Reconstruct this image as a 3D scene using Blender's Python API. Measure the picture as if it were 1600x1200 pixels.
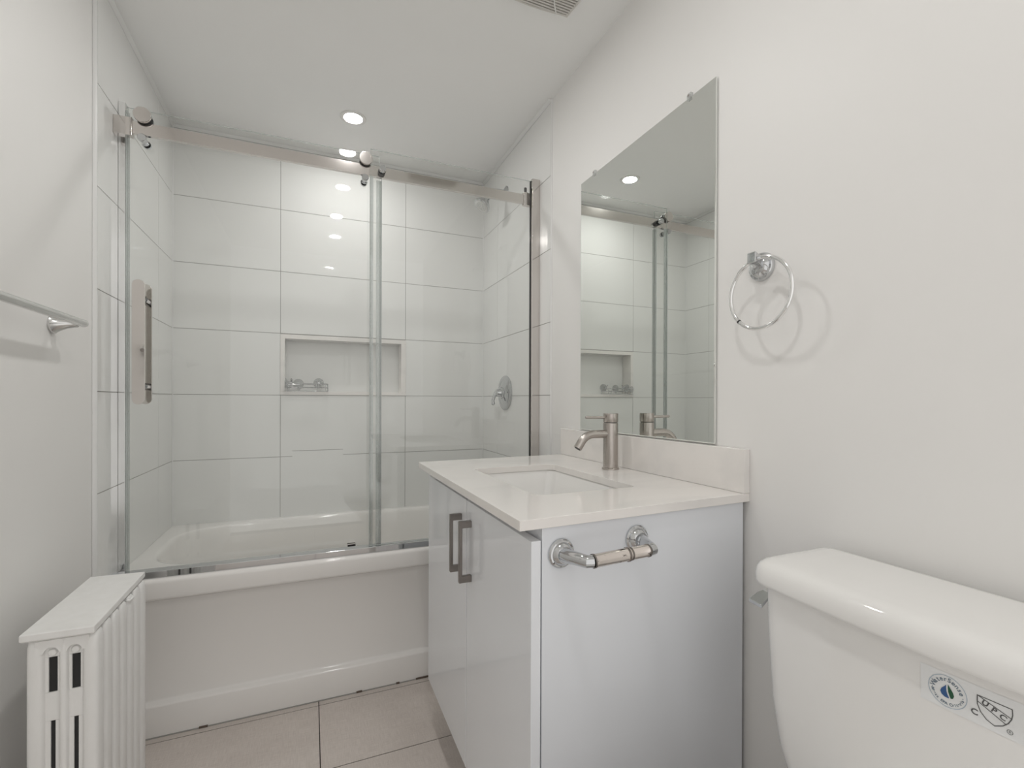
import bpy, bmesh, math, random
from mathutils import Vector, Matrix

for o in list(bpy.data.objects):
    bpy.data.objects.remove(o, do_unlink=True)
scene = bpy.context.scene
COL = scene.collection
PI = math.pi

# ------------------------------------------------------------------ camera
CZ = 1.086                                   # eye height above the floor
cam_d = bpy.data.cameras.new('camera')
cam = bpy.data.objects.new('camera', cam_d)
COL.objects.link(cam)
scene.camera = cam
cam_d.sensor_fit = 'HORIZONTAL'
cam_d.sensor_width = 36.0
cam_d.lens = 744.57 / 1600 * 36
cam_d.shift_x = -2.47 / 1600
cam_d.shift_y = 27.62 / 1600
cam_d.clip_start = 0.01
yaw, pitch, roll = 0.400921, -0.0028045, 0.00329527
r_ = Vector((math.cos(yaw), -math.sin(yaw), 0))
f_ = Vector((math.sin(yaw), math.cos(yaw), 0))
u_ = Vector((0, 0, 1))
f2 = f_ * math.cos(pitch) + u_ * math.sin(pitch)
u2 = u_ * math.cos(pitch) - f_ * math.sin(pitch)
r3 = r_ * math.cos(roll) + u2 * math.sin(roll)
u3 = u2 * math.cos(roll) - r_ * math.sin(roll)
cam.matrix_world = Matrix(((r3.x, u3.x, -f2.x, 0), (r3.y, u3.y, -f2.y, 0),
                           (r3.z, u3.z, -f2.z, CZ), (0, 0, 0, 1)))

# ------------------------------------------------------------------ world, exposure
FILL = 1.0                                     # added soft world fill, entering at the open end behind the camera
world = bpy.data.worlds.new('world')
scene.world = world
world.use_nodes = True
world.node_tree.nodes['Background'].inputs[0].default_value = (1.0, 0.978, 0.95, 1)
world.node_tree.nodes['Background'].inputs[1].default_value = FILL
vs = scene.view_settings
vs.view_transform = 'Standard'
vs.look = 'None'
vs.gamma = 1
vs.use_curve_mapping = False
vs.exposure = 0.0
LAMP = 222.0                                  # radiance of the downlight diffusers
LAMPS = [(0.168, 2.237), (0.165, 1.315), (0.155, 0.395)]

# ------------------------------------------------------------------ materials
def mat(name, col, rough=0.5, metal=0.0, spec=0.5, coat=0.0, coat_rough=0.05):
    m = bpy.data.materials.new(name)
    m.use_nodes = True
    b = m.node_tree.nodes['Principled BSDF']
    b.inputs['Base Color'].default_value = (*col, 1)
    b.inputs['Roughness'].default_value = rough
    b.inputs['Metallic'].default_value = metal
    b.inputs['Specular IOR Level'].default_value = spec
    b.inputs['Coat Weight'].default_value = coat
    b.inputs['Coat Roughness'].default_value = coat_rough
    return m

def nodes(m):
    return m.node_tree.nodes, m.node_tree.links, m.node_tree.nodes['Principled BSDF']

def add_noise_color(m, c1, c2, scale=(8, 8, 8), detail=4, lo=0.35, hi=0.65):
    n, l, b = nodes(m)
    tc = n.new('ShaderNodeTexCoord'); mp = n.new('ShaderNodeMapping')
    mp.inputs['Scale'].default_value = scale
    nz = n.new('ShaderNodeTexNoise'); nz.inputs['Scale'].default_value = 1
    nz.inputs['Detail'].default_value = detail
    rp = n.new('ShaderNodeValToRGB')
    rp.color_ramp.elements[0].position = lo; rp.color_ramp.elements[0].color = (*c1, 1)
    rp.color_ramp.elements[1].position = hi; rp.color_ramp.elements[1].color = (*c2, 1)
    l.new(tc.outputs['Object'], mp.inputs['Vector']); l.new(mp.outputs[0], nz.inputs['Vector'])
    l.new(nz.outputs['Fac'], rp.inputs['Fac']); l.new(rp.outputs['Color'], b.inputs['Base Color'])
    return rp

def add_bump(m, scale, strength, dist=0.001, detail=3):
    n, l, b = nodes(m)
    tc = n.new('ShaderNodeTexCoord'); mp = n.new('ShaderNodeMapping')
    mp.inputs['Scale'].default_value = scale if isinstance(scale, tuple) else (scale,) * 3
    nz = n.new('ShaderNodeTexNoise'); nz.inputs['Scale'].default_value = 1
    nz.inputs['Detail'].default_value = detail
    bp = n.new('ShaderNodeBump'); bp.inputs['Strength'].default_value = strength
    bp.inputs['Distance'].default_value = dist
    l.new(tc.outputs['Object'], mp.inputs['Vector']); l.new(mp.outputs[0], nz.inputs['Vector'])
    l.new(nz.outputs['Fac'], bp.inputs['Height']); l.new(bp.outputs[0], b.inputs['Normal'])

M = {}
M['paint'] = mat('wall_paint', (0.88, 0.87, 0.85), 0.45, spec=0.35)
add_noise_color(M['paint'], (0.848, 0.838, 0.82), (0.860, 0.850, 0.832), (1.5, 1.5, 1.5))
add_bump(M['paint'], 60, 0.08, 0.001)
M['ceiling'] = mat('ceiling_paint', (0.80, 0.80, 0.785), 0.7, spec=0.2)
add_noise_color(M['ceiling'], (0.925, 0.925, 0.912), (0.932, 0.932, 0.92), (2, 2, 2))
M['tile'] = mat('glossy_wall_tile', (0.82, 0.82, 0.81), 0.02, spec=0.5)
add_noise_color(M['tile'], (0.815, 0.815, 0.80), (0.83, 0.83, 0.815), (0.8, 0.8, 0.8))
M['grout'] = mat('grout', (0.36, 0.35, 0.33), 0.9)
M['caulk'] = mat('white_caulk', (0.80, 0.80, 0.79), 0.35)
M['tub'] = mat('acrylic', (0.87, 0.85, 0.825), 0.07, spec=0.5)
M['quartz'] = mat('quartz', (0.85, 0.82, 0.79), 0.12)
rp = add_noise_color(M['quartz'], (0.86, 0.83, 0.80), (0.80, 0.77, 0.745), (1.6, 4.5, 5), 6, 0.50, 0.70)
e = rp.color_ramp.elements.new(0.60); e.color = (0.80, 0.775, 0.75, 1)
rp.color_ramp.elements[-1].color = (0.86, 0.835, 0.81, 1)
M['porcelain'] = mat('porcelain', (0.86, 0.85, 0.83), 0.05, spec=0.55)
M['cabinet'] = mat('glossy_cabinet', (0.82, 0.84, 0.87), 0.06, spec=0.5)
M['side_panel'] = mat('satin_cabinet', (0.79, 0.81, 0.845), 0.28, spec=0.4)
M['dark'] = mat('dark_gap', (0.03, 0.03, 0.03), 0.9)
M['radiator'] = mat('radiator_paint', (0.82, 0.815, 0.795), 0.38)
add_noise_color(M['radiator'], (0.86, 0.855, 0.835), (0.89, 0.885, 0.87), (40, 40, 14))
add_bump(M['radiator'], (90, 90, 30), 0.35, 0.0015)
M['chrome'] = mat('chrome', (0.60, 0.61, 0.62), 0.05, 1.0)
M['bright_chrome'] = mat('bright_chrome', (0.88, 0.88, 0.88), 0.10, 1.0)
M['satin'] = mat('satin_chrome', (0.70, 0.70, 0.69), 0.20, 1.0)
M['steel'] = mat('polished_steel', (0.68, 0.645, 0.62), 0.10, 1.0)
add_bump(M['steel'], (3, 3, 400), 0.03, 0.0003)
M['nickel'] = mat('brushed_nickel', (0.49, 0.455, 0.425), 0.27, 1.0)
add_bump(M['nickel'], (500, 500, 8), 0.10, 0.0004)
M['pull'] = mat('dark_brushed_pull', (0.25, 0.228, 0.212), 0.32, 1.0)
M['black'] = mat('black_rubber', (0.02, 0.02, 0.02), 0.5)
M['white_plastic'] = mat('white_plastic', (0.80, 0.79, 0.77), 0.4)
M['grille'] = mat('fan_grille_plastic', (0.66, 0.64, 0.60), 0.45)
M['worn'] = mat('worn_chrome', (0.75, 0.70, 0.66), 0.16, 1.0)
n, l, b = nodes(M['worn'])
tc = n.new('ShaderNodeTexCoord'); mp = n.new('ShaderNodeMapping'); mp.inputs['Scale'].default_value = (60, 120, 120)
nz = n.new('ShaderNodeTexNoise'); nz.inputs['Scale'].default_value = 1; nz.inputs['Detail'].default_value = 5
rp = n.new('ShaderNodeValToRGB')
rp.color_ramp.elements[0].position = 0.33; rp.color_ramp.elements[0].color = (0.10, 0.08, 0.07, 1)
rp.color_ramp.elements[1].position = 0.40; rp.color_ramp.elements[1].color = (0.80, 0.74, 0.70, 1)
l.new(tc.outputs['Object'], mp.inputs['Vector']); l.new(mp.outputs[0], nz.inputs['Vector'])
l.new(nz.outputs['Fac'], rp.inputs['Fac']); l.new(rp.outputs['Color'], b.inputs['Base Color'])
M['mirror'] = mat('mirror_silver', (0.87, 0.89, 0.865), 0.0, 1.0)
M['sticker'] = mat('sticker_film', (0.83, 0.84, 0.84), 0.25)
M['ink_grey'] = mat('grey_ink', (0.10, 0.10, 0.10), 0.5)
M['ink_light'] = mat('pale_blue_grey_ink', (0.16, 0.21, 0.26), 0.5)
M['ink_ring'] = mat('pale_blue_ring_ink', (0.42, 0.50, 0.58), 0.5)
M['ink_blue'] = mat('blue_ink', (0.04, 0.11, 0.28), 0.5)
M['ink_green'] = mat('green_ink', (0.02, 0.10, 0.05), 0.5)
M['pale'] = mat('pale_gap_ink', (0.75, 0.80, 0.82), 0.5)
M['dark_spot'] = mat('dark_brown', (0.12, 0.09, 0.07), 0.8)

def lamp_mat(name, strength):
    m = bpy.data.materials.new(name); m.use_nodes = True
    nt = m.node_tree; nt.nodes.clear()
    em = nt.nodes.new('ShaderNodeEmission'); em.inputs[0].default_value = (1.0, 0.99, 0.972, 1)
    em.inputs[1].default_value = strength
    out = nt.nodes.new('ShaderNodeOutputMaterial'); nt.links.new(em.outputs[0], out.inputs[0])
    return m
M['lamp'] = lamp_mat('lit_diffuser', LAMP)

def glass_mat(name, tint, base=0.035, white=0.0):
    """thin clear pane: Schlick mix of transparent and glossy, same for every viewer and ray"""
    m = bpy.data.materials.new(name); m.use_nodes = True
    nt = m.node_tree; nt.nodes.clear(); N = nt.nodes.new; L = nt.links.new
    geo = N('ShaderNodeNewGeometry')
    dot = N('ShaderNodeVectorMath'); dot.operation = 'DOT_PRODUCT'
    L(geo.outputs['Normal'], dot.inputs[0]); L(geo.outputs['Incoming'], dot.inputs[1])
    ab = N('ShaderNodeMath'); ab.operation = 'ABSOLUTE'; L(dot.outputs['Value'], ab.inputs[0])
    sb = N('ShaderNodeMath'); sb.operation = 'SUBTRACT'; sb.inputs[0].default_value = 1; L(ab.outputs[0], sb.inputs[1])
    pw = N('ShaderNodeMath'); pw.operation = 'POWER'; pw.inputs[1].default_value = 5; L(sb.outputs[0], pw.inputs[0])
    ma = N('ShaderNodeMath'); ma.operation = 'MULTIPLY_ADD'; ma.inputs[1].default_value = 1 - base; ma.inputs[2].default_value = base
    L(pw.outputs[0], ma.inputs[0])
    tr = N('ShaderNodeBsdfTransparent'); tr.inputs[0].default_value = (*tint, 1)
    gl = N('ShaderNodeBsdfGlossy'); gl.inputs['Roughness'].default_value = 0.0
    gl.inputs['Color'].default_value = (1, 1, 1, 1)
    mx = N('ShaderNodeMixShader'); L(ma.outputs[0], mx.inputs[0]); L(tr.outputs[0], mx.inputs[1]); L(gl.outputs[0], mx.inputs[2])
    last = mx
    if white > 0:
        df = N('ShaderNodeBsdfDiffuse'); df.inputs[0].default_value = (0.74, 0.77, 0.76, 1)
        m2 = N('ShaderNodeMixShader'); m2.inputs[0].default_value = white
        L(mx.outputs[0], m2.inputs[1]); L(df.outputs[0], m2.inputs[2]); last = m2
    out = N('ShaderNodeOutputMaterial'); L(last.outputs[0], out.inputs[0])
    return m
M['glass'] = glass_mat('clear_glass', (0.98, 0.985, 0.98))
M['glass_edge'] = glass_mat('glass_cut_edge', (0.80, 0.835, 0.82), 0.08, 0.35)
M['seal'] = glass_mat('clear_vinyl_seal', (0.86, 0.875, 0.87), 0.08, 0.25)
M['clip'] = glass_mat('clear_plastic', (0.88, 0.88, 0.88), 0.14, 0.18)

# floor tile: woven look, grout built as geometry
M['floor'] = mat('woven_floor_tile', (0.42, 0.38, 0.35), 0.42)
n, l, b = nodes(M['floor'])
tc = n.new('ShaderNodeTexCoord')
def wv(sc, direction):
    mp = n.new('ShaderNodeMapping'); mp.inputs['Scale'].default_value = sc
    nz = n.new('ShaderNodeTexNoise'); nz.inputs['Scale'].default_value = 1; nz.inputs['Detail'].default_value = 3
    l.new(tc.outputs['Object'], mp.inputs['Vector']); l.new(mp.outputs[0], nz.inputs['Vector'])
    return nz.outputs['Fac']
a1 = wv((25, 500, 1), 0); a2 = wv((500, 25, 1), 1); a3 = wv((2.5, 6, 1), 2)
ad = n.new('ShaderNodeMath'); ad.operation = 'ADD'; l.new(a1, ad.inputs[0]); l.new(a2, ad.inputs[1])
ml = n.new('ShaderNodeMath'); ml.operation = 'MULTIPLY_ADD'; ml.inputs[1].default_value = 0.35
l.new(ad.outputs[0], ml.inputs[0])
m3 = n.new('ShaderNodeMath'); m3.operation = 'MULTIPLY'; m3.inputs[1].default_value = 0.30; l.new(a3, m3.inputs[0])
l.new(m3.outputs[0], ml.inputs[2])
rp = n.new('ShaderNodeValToRGB')
rp.color_ramp.elements[0].position = 0.38; rp.color_ramp.elements[0].color = (0.55, 0.49, 0.45, 1)
rp.color_ramp.elements[1].position = 0.62; rp.color_ramp.elements[1].color = (0.70, 0.64, 0.595, 1)
l.new(ml.outputs[0], rp.inputs['Fac']); l.new(rp.outputs['Color'], b.inputs['Base Color'])
M['floor_grout'] = mat('dark_floor_grout', (0.05, 0.04, 0.035), 0.9)

# ------------------------------------------------------------------ mesh helpers
class MB:
    """collects shapes in world coordinates; build() links them as ONE mesh object"""
    def __init__(s): s.bm = bmesh.new(); s.mi = 0
    def face(s, vs_, mi=None):
        try:
            f = s.bm.faces.new(vs_); f.material_index = s.mi if mi is None else mi; return f
        except ValueError: return None
    def box(s, x0, x1, y0, y1, z0, z1, skew=None):
        P = [(x0, y0, z0), (x1, y0, z0), (x1, y1, z0), (x0, y1, z0), (x0, y0, z1), (x1, y0, z1), (x1, y1, z1), (x0, y1, z1)]
        if skew: P = [(x, y + skew(x, y), z) for x, y, z in P]
        v = [s.bm.verts.new(p) for p in P]
        for q in ((0, 3, 2, 1), (4, 5, 6, 7), (0, 1, 5, 4), (1, 2, 6, 5), (2, 3, 7, 6), (3, 0, 4, 7)):
            s.face([v[i] for i in q])
        return v
    def loft(s, rings, cap0=True, cap1=True, closed=True):
        R = [[s.bm.verts.new(p) for p in r] for r in rings]
        for a, b in zip(R[:-1], R[1:]):
            n = len(a)
            for i in range(n if closed else n - 1):
                j = (i + 1) % n
                s.face([a[i], a[j], b[j], b[i]])
        if cap0: s.face(list(reversed(R[0])))
        if cap1: s.face(R[-1])
        return R
    def tube(s, pts, rad, n=20, caps=True):
        pts = [Vector(p) for p in pts]
        rad = rad if isinstance(rad, (list, tuple)) else [rad] * len(pts)
        rings = []; prev = None
        for i, p in enumerate(pts):
            if i == 0: t = pts[1] - p
            elif i == len(pts) - 1: t = p - pts[i - 1]
            else: t = (pts[i + 1] - p).normalized() + (p - pts[i - 1]).normalized()
            t.normalize()
            if prev is None:
                a = Vector((0, 0, 1)) if abs(t.z) < 0.9 else Vector((1, 0, 0))
                u = t.cross(a).normalized()
            else:
                u = (prev - t * prev.dot(t)).normalized()
            prev = u; w = t.cross(u)
            rings.append([p + (u * math.cos(2 * PI * k / n) + w * math.sin(2 * PI * k / n)) * rad[i] for k in range(n)])
        s.loft(rings, caps, caps)
    def closed_tube(s, pts, rad, n=12):
        pts = [Vector(p) for p in pts]; N = len(pts); rings = []; prev = None
        for i, p in enumerate(pts):
            t = (pts[(i + 1) % N] - pts[i - 1]).normalized()
            if prev is None:
                a = Vector((0, 0, 1)) if abs(t.z) < 0.9 else Vector((1, 0, 0)); u = t.cross(a).normalized()
            else: u = (prev - t * prev.dot(t)).normalized()
            prev = u; w = t.cross(u)
            rings.append([s.bm.verts.new(p + (u * math.cos(2 * PI * k / n) + w * math.sin(2 * PI * k / n)) * rad) for k in range(n)])
        for i in range(N):
            a, b = rings[i], rings[(i + 1) % N]
            for k in range(n): s.face([a[k], a[(k + 1) % n], b[(k + 1) % n], b[k]])
    def lathe(s, org, axis, prof, n=48):
        """prof: list of (distance along axis, radius)"""
        org = Vector(org); t = Vector(axis).normalized()
        a = Vector((0, 0, 1)) if abs(t.z) < 0.9 else Vector((1, 0, 0))
        u = t.cross(a).normalized(); w = t.cross(u)
        rings = [[org + t * d + (u * math.cos(2 * PI * k / n) + w * math.sin(2 * PI * k / n)) * max(r, 1e-5) for k in range(n)] for d, r in prof]
        s.loft(rings, True, True)
    def prism(s, poly, d0, d1, plane='xz'):
        """poly 2-D outline extruded between d0 and d1 along the third axis"""
        def P(a, b, d):
            return {'xz': (a, d, b), 'xy': (a, b, d), 'yz': (d, a, b)}[plane]
        s.loft([[P(a, b, d0) for a, b in poly], [P(a, b, d1) for a, b in poly]])
    def build(s, name, m, parent=None, org=(0, 0, 0), bevel=0.0, seg=2, angle=35, smooth=True):
        bmesh.ops.recalc_face_normals(s.bm, faces=s.bm.faces)
        me = bpy.data.meshes.new(name)
        O = Vector(org)
        for v in s.bm.verts: v.co -= O
        s.bm.to_mesh(me); s.bm.free()
        for x in (m if isinstance(m, (list, tuple)) else [m]): me.materials.append(x)
        if smooth:
            me.polygons.foreach_set('use_smooth', [True] * len(me.polygons))
            me.set_sharp_from_angle(angle=math.radians(angle))
        o = bpy.data.objects.new(name, me); COL.objects.link(o)
        if parent: o.parent = parent
        else: o.location = O
        if bevel > 0:
            bv = o.modifiers.new('bevel', 'BEVEL'); bv.width = bevel; bv.segments = seg
            bv.limit_method = 'ANGLE'; bv.angle_limit = math.radians(40); bv.harden_normals = smooth
        return o

def tag(o, label=None, cat=None, group=None, kind=None):
    if label: o['label'] = label
    if cat: o['category'] = cat
    if group: o['group'] = group
    if kind: o['kind'] = kind
    return o

def thing(name, label, cat, loc, group=None):
    o = bpy.data.objects.new(name, None); COL.objects.link(o)
    o.empty_display_size = 0.05; o.location = loc
    return tag(o, label, cat, group)

def rrect(x0, x1, y0, y1, r, n=6):
    pts = []
    for cx, cy, a0 in ((x1 - r, y1 - r, 0), (x0 + r, y1 - r, 90), (x0 + r, y0 + r, 180), (x1 - r, y0 + r, 270)):
        for k in range(n + 1):
            a = math.radians(a0 + 90 * k / n); pts.append((cx + r * math.cos(a), cy + r * math.sin(a)))
    return pts

def arc(c, r, a0, a1, n):
    return [(c[0] + r * math.cos(math.radians(a0 + (a1 - a0) * k / n)), c[1] + r * math.sin(math.radians(a0 + (a1 - a0) * k / n))) for k in range(n + 1)]

# ------------------------------------------------------------------ the room
XL, XR, YB = -0.586, 0.9147, 2.613            # tiled faces of the alcove
PXL, PXR = -0.597, 0.922                      # painted faces
YF = -0.50                                    # open end behind the camera, no wall so the fill gets in
YTL, YTR = 1.787, 1.770                       # where the side tiles stop
ZC = 2.342
TUBY = 1.850
T = 0.3048
Z0 = 0.8034

mb = MB(); mb.mi = 0
g = 0.0016
xs = [0.0259 + 0.652 * k for k in range(-2, 3)]
ys = [1.8234 - 0.326 * k for k in range(0, 12)]
mb.mi = 1
mb.box(PXL - 0.1, PXR + 0.1, YF - 0.1, YB + 0.2, -0.1, -0.0012)
mb.mi = 0
yy = [YB + 0.1] + ys
for j in range(len(yy) - 1):
    for i in range(-2, 3):
        x0, x1 = 0.0259 + 0.652 * i, 0.0259 + 0.652 * (i + 1)
        x0, x1 = max(x0 + g, PXL), min(x1 - g, PXR)
        y0, y1 = max(yy[j + 1] + g, YF), min(yy[j] - g, YB)
        if x1 - x0 > 0.01 and y1 - y0 > 0.01:
            mb.box(x0, x1, y0, y1, -0.0012, 0.0)
floor = mb.build('floor', [M['floor'], M['floor_grout']], smooth=False); tag(floor, kind='structure')

mb = MB(); mb.box(PXL - 0.1, PXR + 0.1, YF - 0.1, YB + 0.2, ZC, ZC + 0.1)
tag(mb.build('ceiling', M['ceiling'], smooth=False), kind='structure')

mb = MB(); mb.box(PXL - 0.1, PXL, YF, YB + 0.1, 0, ZC)
wall_left = mb.build('wall_left', M['paint'], smooth=False); tag(wall_left, kind='structure')
mb = MB(); mb.box(PXR, PXR + 0.1, YF, YB + 0.1, 0, ZC)
wall_right = mb.build('wall_right', M['paint'], smooth=False); tag(wall_right, kind='structure')
# ---- tiles (real tiles over a grout bed, one mesh per wall)
G = 0.0013
def tiles_back():
    mb = MB(); mb.mi = 1
    bx0, bx1, bz0, bz1 = -0.138, 0.466, 1.113, 1.405      # hole behind the niche frame
    bed = YB + 0.0015
    mb.box(PXL - 0.1, bx0, bed, bed + 0.1, 0, ZC); mb.box(bx1, PXR + 0.1, bed, bed + 0.1, 0, ZC)
    mb.box(bx0, bx1, bed, bed + 0.1, 0, bz0); mb.box(bx0, bx1, bed, bed + 0.1, bz1, ZC)
    mb.mi = 0
    mb.box(bx0, bx1, bed + 0.088, bed + 0.1, bz0, bz1)
    cols = [XL, -0.1417, 0.4683, XR]
    for k in range(-3, 5):
        z0, z1 = Z0 + T * k, Z0 + T * (k + 1)
        z0 = max(z0, 0.30)
        z1 = min(z1, 2.329)
        if z1 <= z0: continue
        for c in range(3):
            if c == 1 and k == 1: continue                      # niche cell
            x0, x1 = cols[c], cols[c + 1]
            if c == 1 and k in (0, -1):                         # the stepped joint under the niche
                d = 0.027
                cuts = [(x0 + G, -0.088, 0.0), (-0.088, 0.150, d), (0.150, x1 - G, 0.0)]
                for a, b_, dd in cuts:
                    if k == 0: mb.box(a, b_, YB, bed + 0.001, z0 + G + dd, z1 - G)
                    else: mb.box(a, b_, YB, bed + 0.001, z0 + G, z1 - G + dd)
            else:
                mb.box(x0 + G, x1 - G, YB, bed + 0.001, z0 + G, z1 - G)
    return mb.build('wall_back', [M['tile'], M['grout']], smooth=False)
wall_back = tiles_back(); tag(wall_back, kind='structure')

def tiles_side(name, xface, s, yend, parent):
    """s=+1: bed lies towards +x (right wall), -1 left wall"""
    mb = MB(); mb.mi = 1
    t = abs(xface - (PXR if s > 0 else PXL))
    def bx(a, b_, y0, y1, z0, z1):
        mb.box(min(a, b_), max(a, b_), y0, y1, z0, z1)
    bx(xface + s * 0.0015, xface + s * (t + 0.0005), yend + 0.0005, YB + 0.0015, 0, 2.329)
    mb.mi = 0
    yc = [yend, yend + 0.61, YB]
    for k in range(-3, 5):
        z0, z1 = max(Z0 + T * k, 0.0), min(Z0 + T * (k + 1), 2.329)
        if z1 <= z0: continue
        for c in range(2):
            gg = 0.0006 if c == 0 else 0.0006
            y0, y1 = yc[c], yc[c + 1]
            if c == 0: y1 -= 0.0006
            else: y0 += 0.0006
            bx(xface, xface + s * (t if c == 0 else 0.003), y0, y1, z0 + G, z1 - G)
    return mb.build(name, [M['tile'], M['grout']], parent, smooth=False)
tiles_side('tile_panel', XL, -1, YTL, wall_left)
tiles_side('tile_panel', XR, 1, YTR, wall_right)

# caulk beads in the inner corners, at the tile ends and under the ceiling
def trim(idx, f):
    mb = MB(); f(mb); tag(mb.build('trim_%d' % idx, M['caulk'], bevel=0.0015), kind='structure')
trim(1, lambda m: m.prism([(XL, 2.3285), (XL + 0.010, ZC - 0.0005), (PXL, ZC - 0.0005), (PXL, 2.3285)], YTL, YB, 'xz'))
trim(2, lambda m: m.prism([(XR, 2.3285), (XR - 0.010, ZC - 0.0005), (PXR, ZC - 0.0005), (PXR, 2.3285)], YTR, YB, 'xz'))
trim(3, lambda m: m.prism([(YB, 2.3285), (YB - 0.008, ZC - 0.0005), (YB + 0.001, ZC - 0.0005), (YB + 0.001, 2.3285)], XL, XR, 'yz'))
trim(4, lambda m: m.prism([(XL, YB), (XL + 0.004, YB), (XL, YB - 0.004)], 0.507, 2.33, 'xy'))
trim(5, lambda m: m.prism([(XR, YB), (XR - 0.004, YB), (XR, YB - 0.004)], 0.507, 2.33, 'xy'))
trim(6, lambda m: m.prism([(XL, YTL), (PXL, YTL), (PXL, YTL - 0.007), (PXL + 0.004, YTL - 0.006)], 0.0, ZC - 0.001, 'xy'))
trim(7, lambda m: m.prism([(XR, YTR), (PXR, YTR), (PXR, YTR - 0.004)], 0.0, ZC - 0.001, 'xy'))

# niche frame of pale quartz
mb = MB()
yf0, yf1 = YB - 0.004, YB + 0.0885
mb.box(-0.1422, 0.4702, yf0, yf1, 1.1092, 1.127); mb.box(-0.1422, 0.4702, yf0, yf1, 1.388, 1.409)
mb.box(-0.1422, -0.122, yf0, yf1, 1.127, 1.388); mb.box(0.446, 0.4702, yf0, yf1, 1.127, 1.388)
fr = mb.build('niche_frame', M['quartz'], wall_back, bevel=0.0012)

# ------------------------------------------------------------------ ceiling lights
lights = ['round recessed downlight, lit, in the ceiling above the bathtub',
          'round recessed downlight seen in the shower glass, in front of the shower door',
          'round recessed downlight in the ceiling above the toilet, seen in the tiles',
          ]
lamp0 = None
for i, (x, y) in enumerate(LAMPS):
    if i == 0:
        lamp0 = thing('recessed_ceiling_light', lights[0], 'ceiling light', (x, y, ZC), 'recessed downlights')
        O = (x, y, ZC)
        mb = MB(); prof = [(0.0385, 0.0), (0.0385, -0.0035), (0.042, -0.005), (0.054, -0.0035), (0.0565, 0.0)]
        nn = 64
        mb.loft([[(x + r * math.cos(2 * PI * k / nn), y + r * math.sin(2 * PI * k / nn), ZC + z) for k in range(nn)] for r, z in prof], False, False)
        mb.build('trim_ring', M['white_plastic'], lamp0, O)
        mb = MB(); mb.lathe((x, y, ZC - 0.0005), (0, 0, -1), [(0, 0.0385), (0.0018, 0.0385), (0.003, 0.037)], 48)
        mb.build('diffuser', M['lamp'], lamp0, O)
    else:
        r = lamp0.copy(); COL.objects.link(r); r.location = (x, y, ZC)
        r['label'] = lights[i]
        for ch in list(lamp0.children):
            c = ch.copy(); COL.objects.link(c); c.parent = r

# ------------------------------------------------------------------ bathtub
def tub():
    O = (0.164, TUBY, 0.0)
    t = thing('bathtub', 'white acrylic alcove bathtub with a recessed front panel', 'bathtub', O)
    ZR = 0.507
    N = 128
    cx, cy, a, b_, n_ = 0.165, 2.262, 0.70, 0.318, 3.8
    def se(k, sa=1.0, sb=1.0, z=0, e=n_, dx=0, dy=0):
        th = 2 * PI * k / N; c, s = math.cos(th), math.sin(th)
        return (cx + dx + a * sa * math.copysign(abs(c) ** (2 / e), c), cy + dy + b_ * sb * math.copysign(abs(s) ** (2 / e), s), z)
    mb = MB()
    x0, x1, y0, y1 = XL + 0.0005, XR - 0.0005, TUBY + 0.030, YB - 0.0005
    outer = []
    for k in range(N):
        p = se(k); dx, dy = p[0] - cx, p[1] - cy
        ts = []
        if dx > 0: ts.append((x1 - cx) / dx)
        if dx < 0: ts.append((x0 - cx) / dx)
        if dy > 0: ts.append((y1 - cy) / dy)
        if dy < 0: ts.append((y0 - cy) / dy)
        tt = min(v for v in ts if v > 0)
        outer.append([cx + dx * tt, cy + dy * tt, ZR])
    for corner in ((x0, y0), (x0, y1), (x1, y0), (x1, y1)):     # snap nearest to the true corner
        q = min(outer, key=lambda p: (p[0] - corner[0]) ** 2 + (p[1] - corner[1]) ** 2)
        q[0], q[1] = corner
    rings = [[(p[0], p[1], ZR) for p in outer],
             [se(k, 1.012, 1.02, ZR) for k in range(N)], [se(k, 1.0, 1.0, ZR - 0.0015) for k in range(N)],
             [se(k, 0.992, 0.985, ZR - 0.007) for k in range(N)], [se(k, 0.986, 0.972, ZR - 0.02) for k in range(N)],
             [se(k, 0.965, 0.94, 0.40, 3.5) for k in range(N)], [se(k, 0.925, 0.88, 0.25, 3.2, 0.01) for k in range(N)],
             [se(k, 0.89, 0.82, 0.14, 3.0, 0.02) for k in range(N)], [se(k, 0.86, 0.77, 0.105, 3.0, 0.025) for k in range(N)],
             [se(k, 0.80, 0.68, 0.095, 2.8, 0.03) for k in range(N)], [se(k, 0.3, 0.2, 0.09, 2.2, 0.05) for k in range(N)]]
    mb.loft(rings, False, True)
    body = mb.build('basin', M['tub'], t, O, angle=70)
    # apron: profile in y-z run along x
    mb = MB()
    yb = TUBY + 0.0305
    prof = [(yb, ZR), (TUBY + 0.016, ZR)] + [(TUBY + 0.014 - 0.014 * math.sin(math.radians(a_)), ZR - 0.014 + 0.014 * math.cos(math.radians(a_))) for a_ in range(0, 91, 15)]
    prof += [(TUBY, 0.448), (TUBY + 0.001, 0.443), (TUBY + 0.004, 0.439), (TUBY + 0.010, 0.436), (TUBY + 0.020, 0.434), (TUBY + 0.022, 0.431),
             (TUBY + 0.022, 0.112), (TUBY + 0.020, 0.107), (TUBY + 0.016, 0.1045), (TUBY + 0.006, 0.1020), (TUBY + 0.002, 0.1000), (TUBY, 0.0955), (TUBY, 0.003), (yb, 0.003)]
    mb.prism(prof, XL + 0.0005, XR - 0.0005, 'yz')
    mb.build('apron', M['tub'], t, O, angle=40)
    mb = MB(); mb.lathe((0.62, 2.262, 0.094), (0, 0, 1), [(0, 0.034), (0.003, 0.034), (0.005, 0.030), (0.003, 0.02), (0.003, 0.0)])
    mb.build('drain', M['chrome'], t, O)
    return t
tub()
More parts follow.
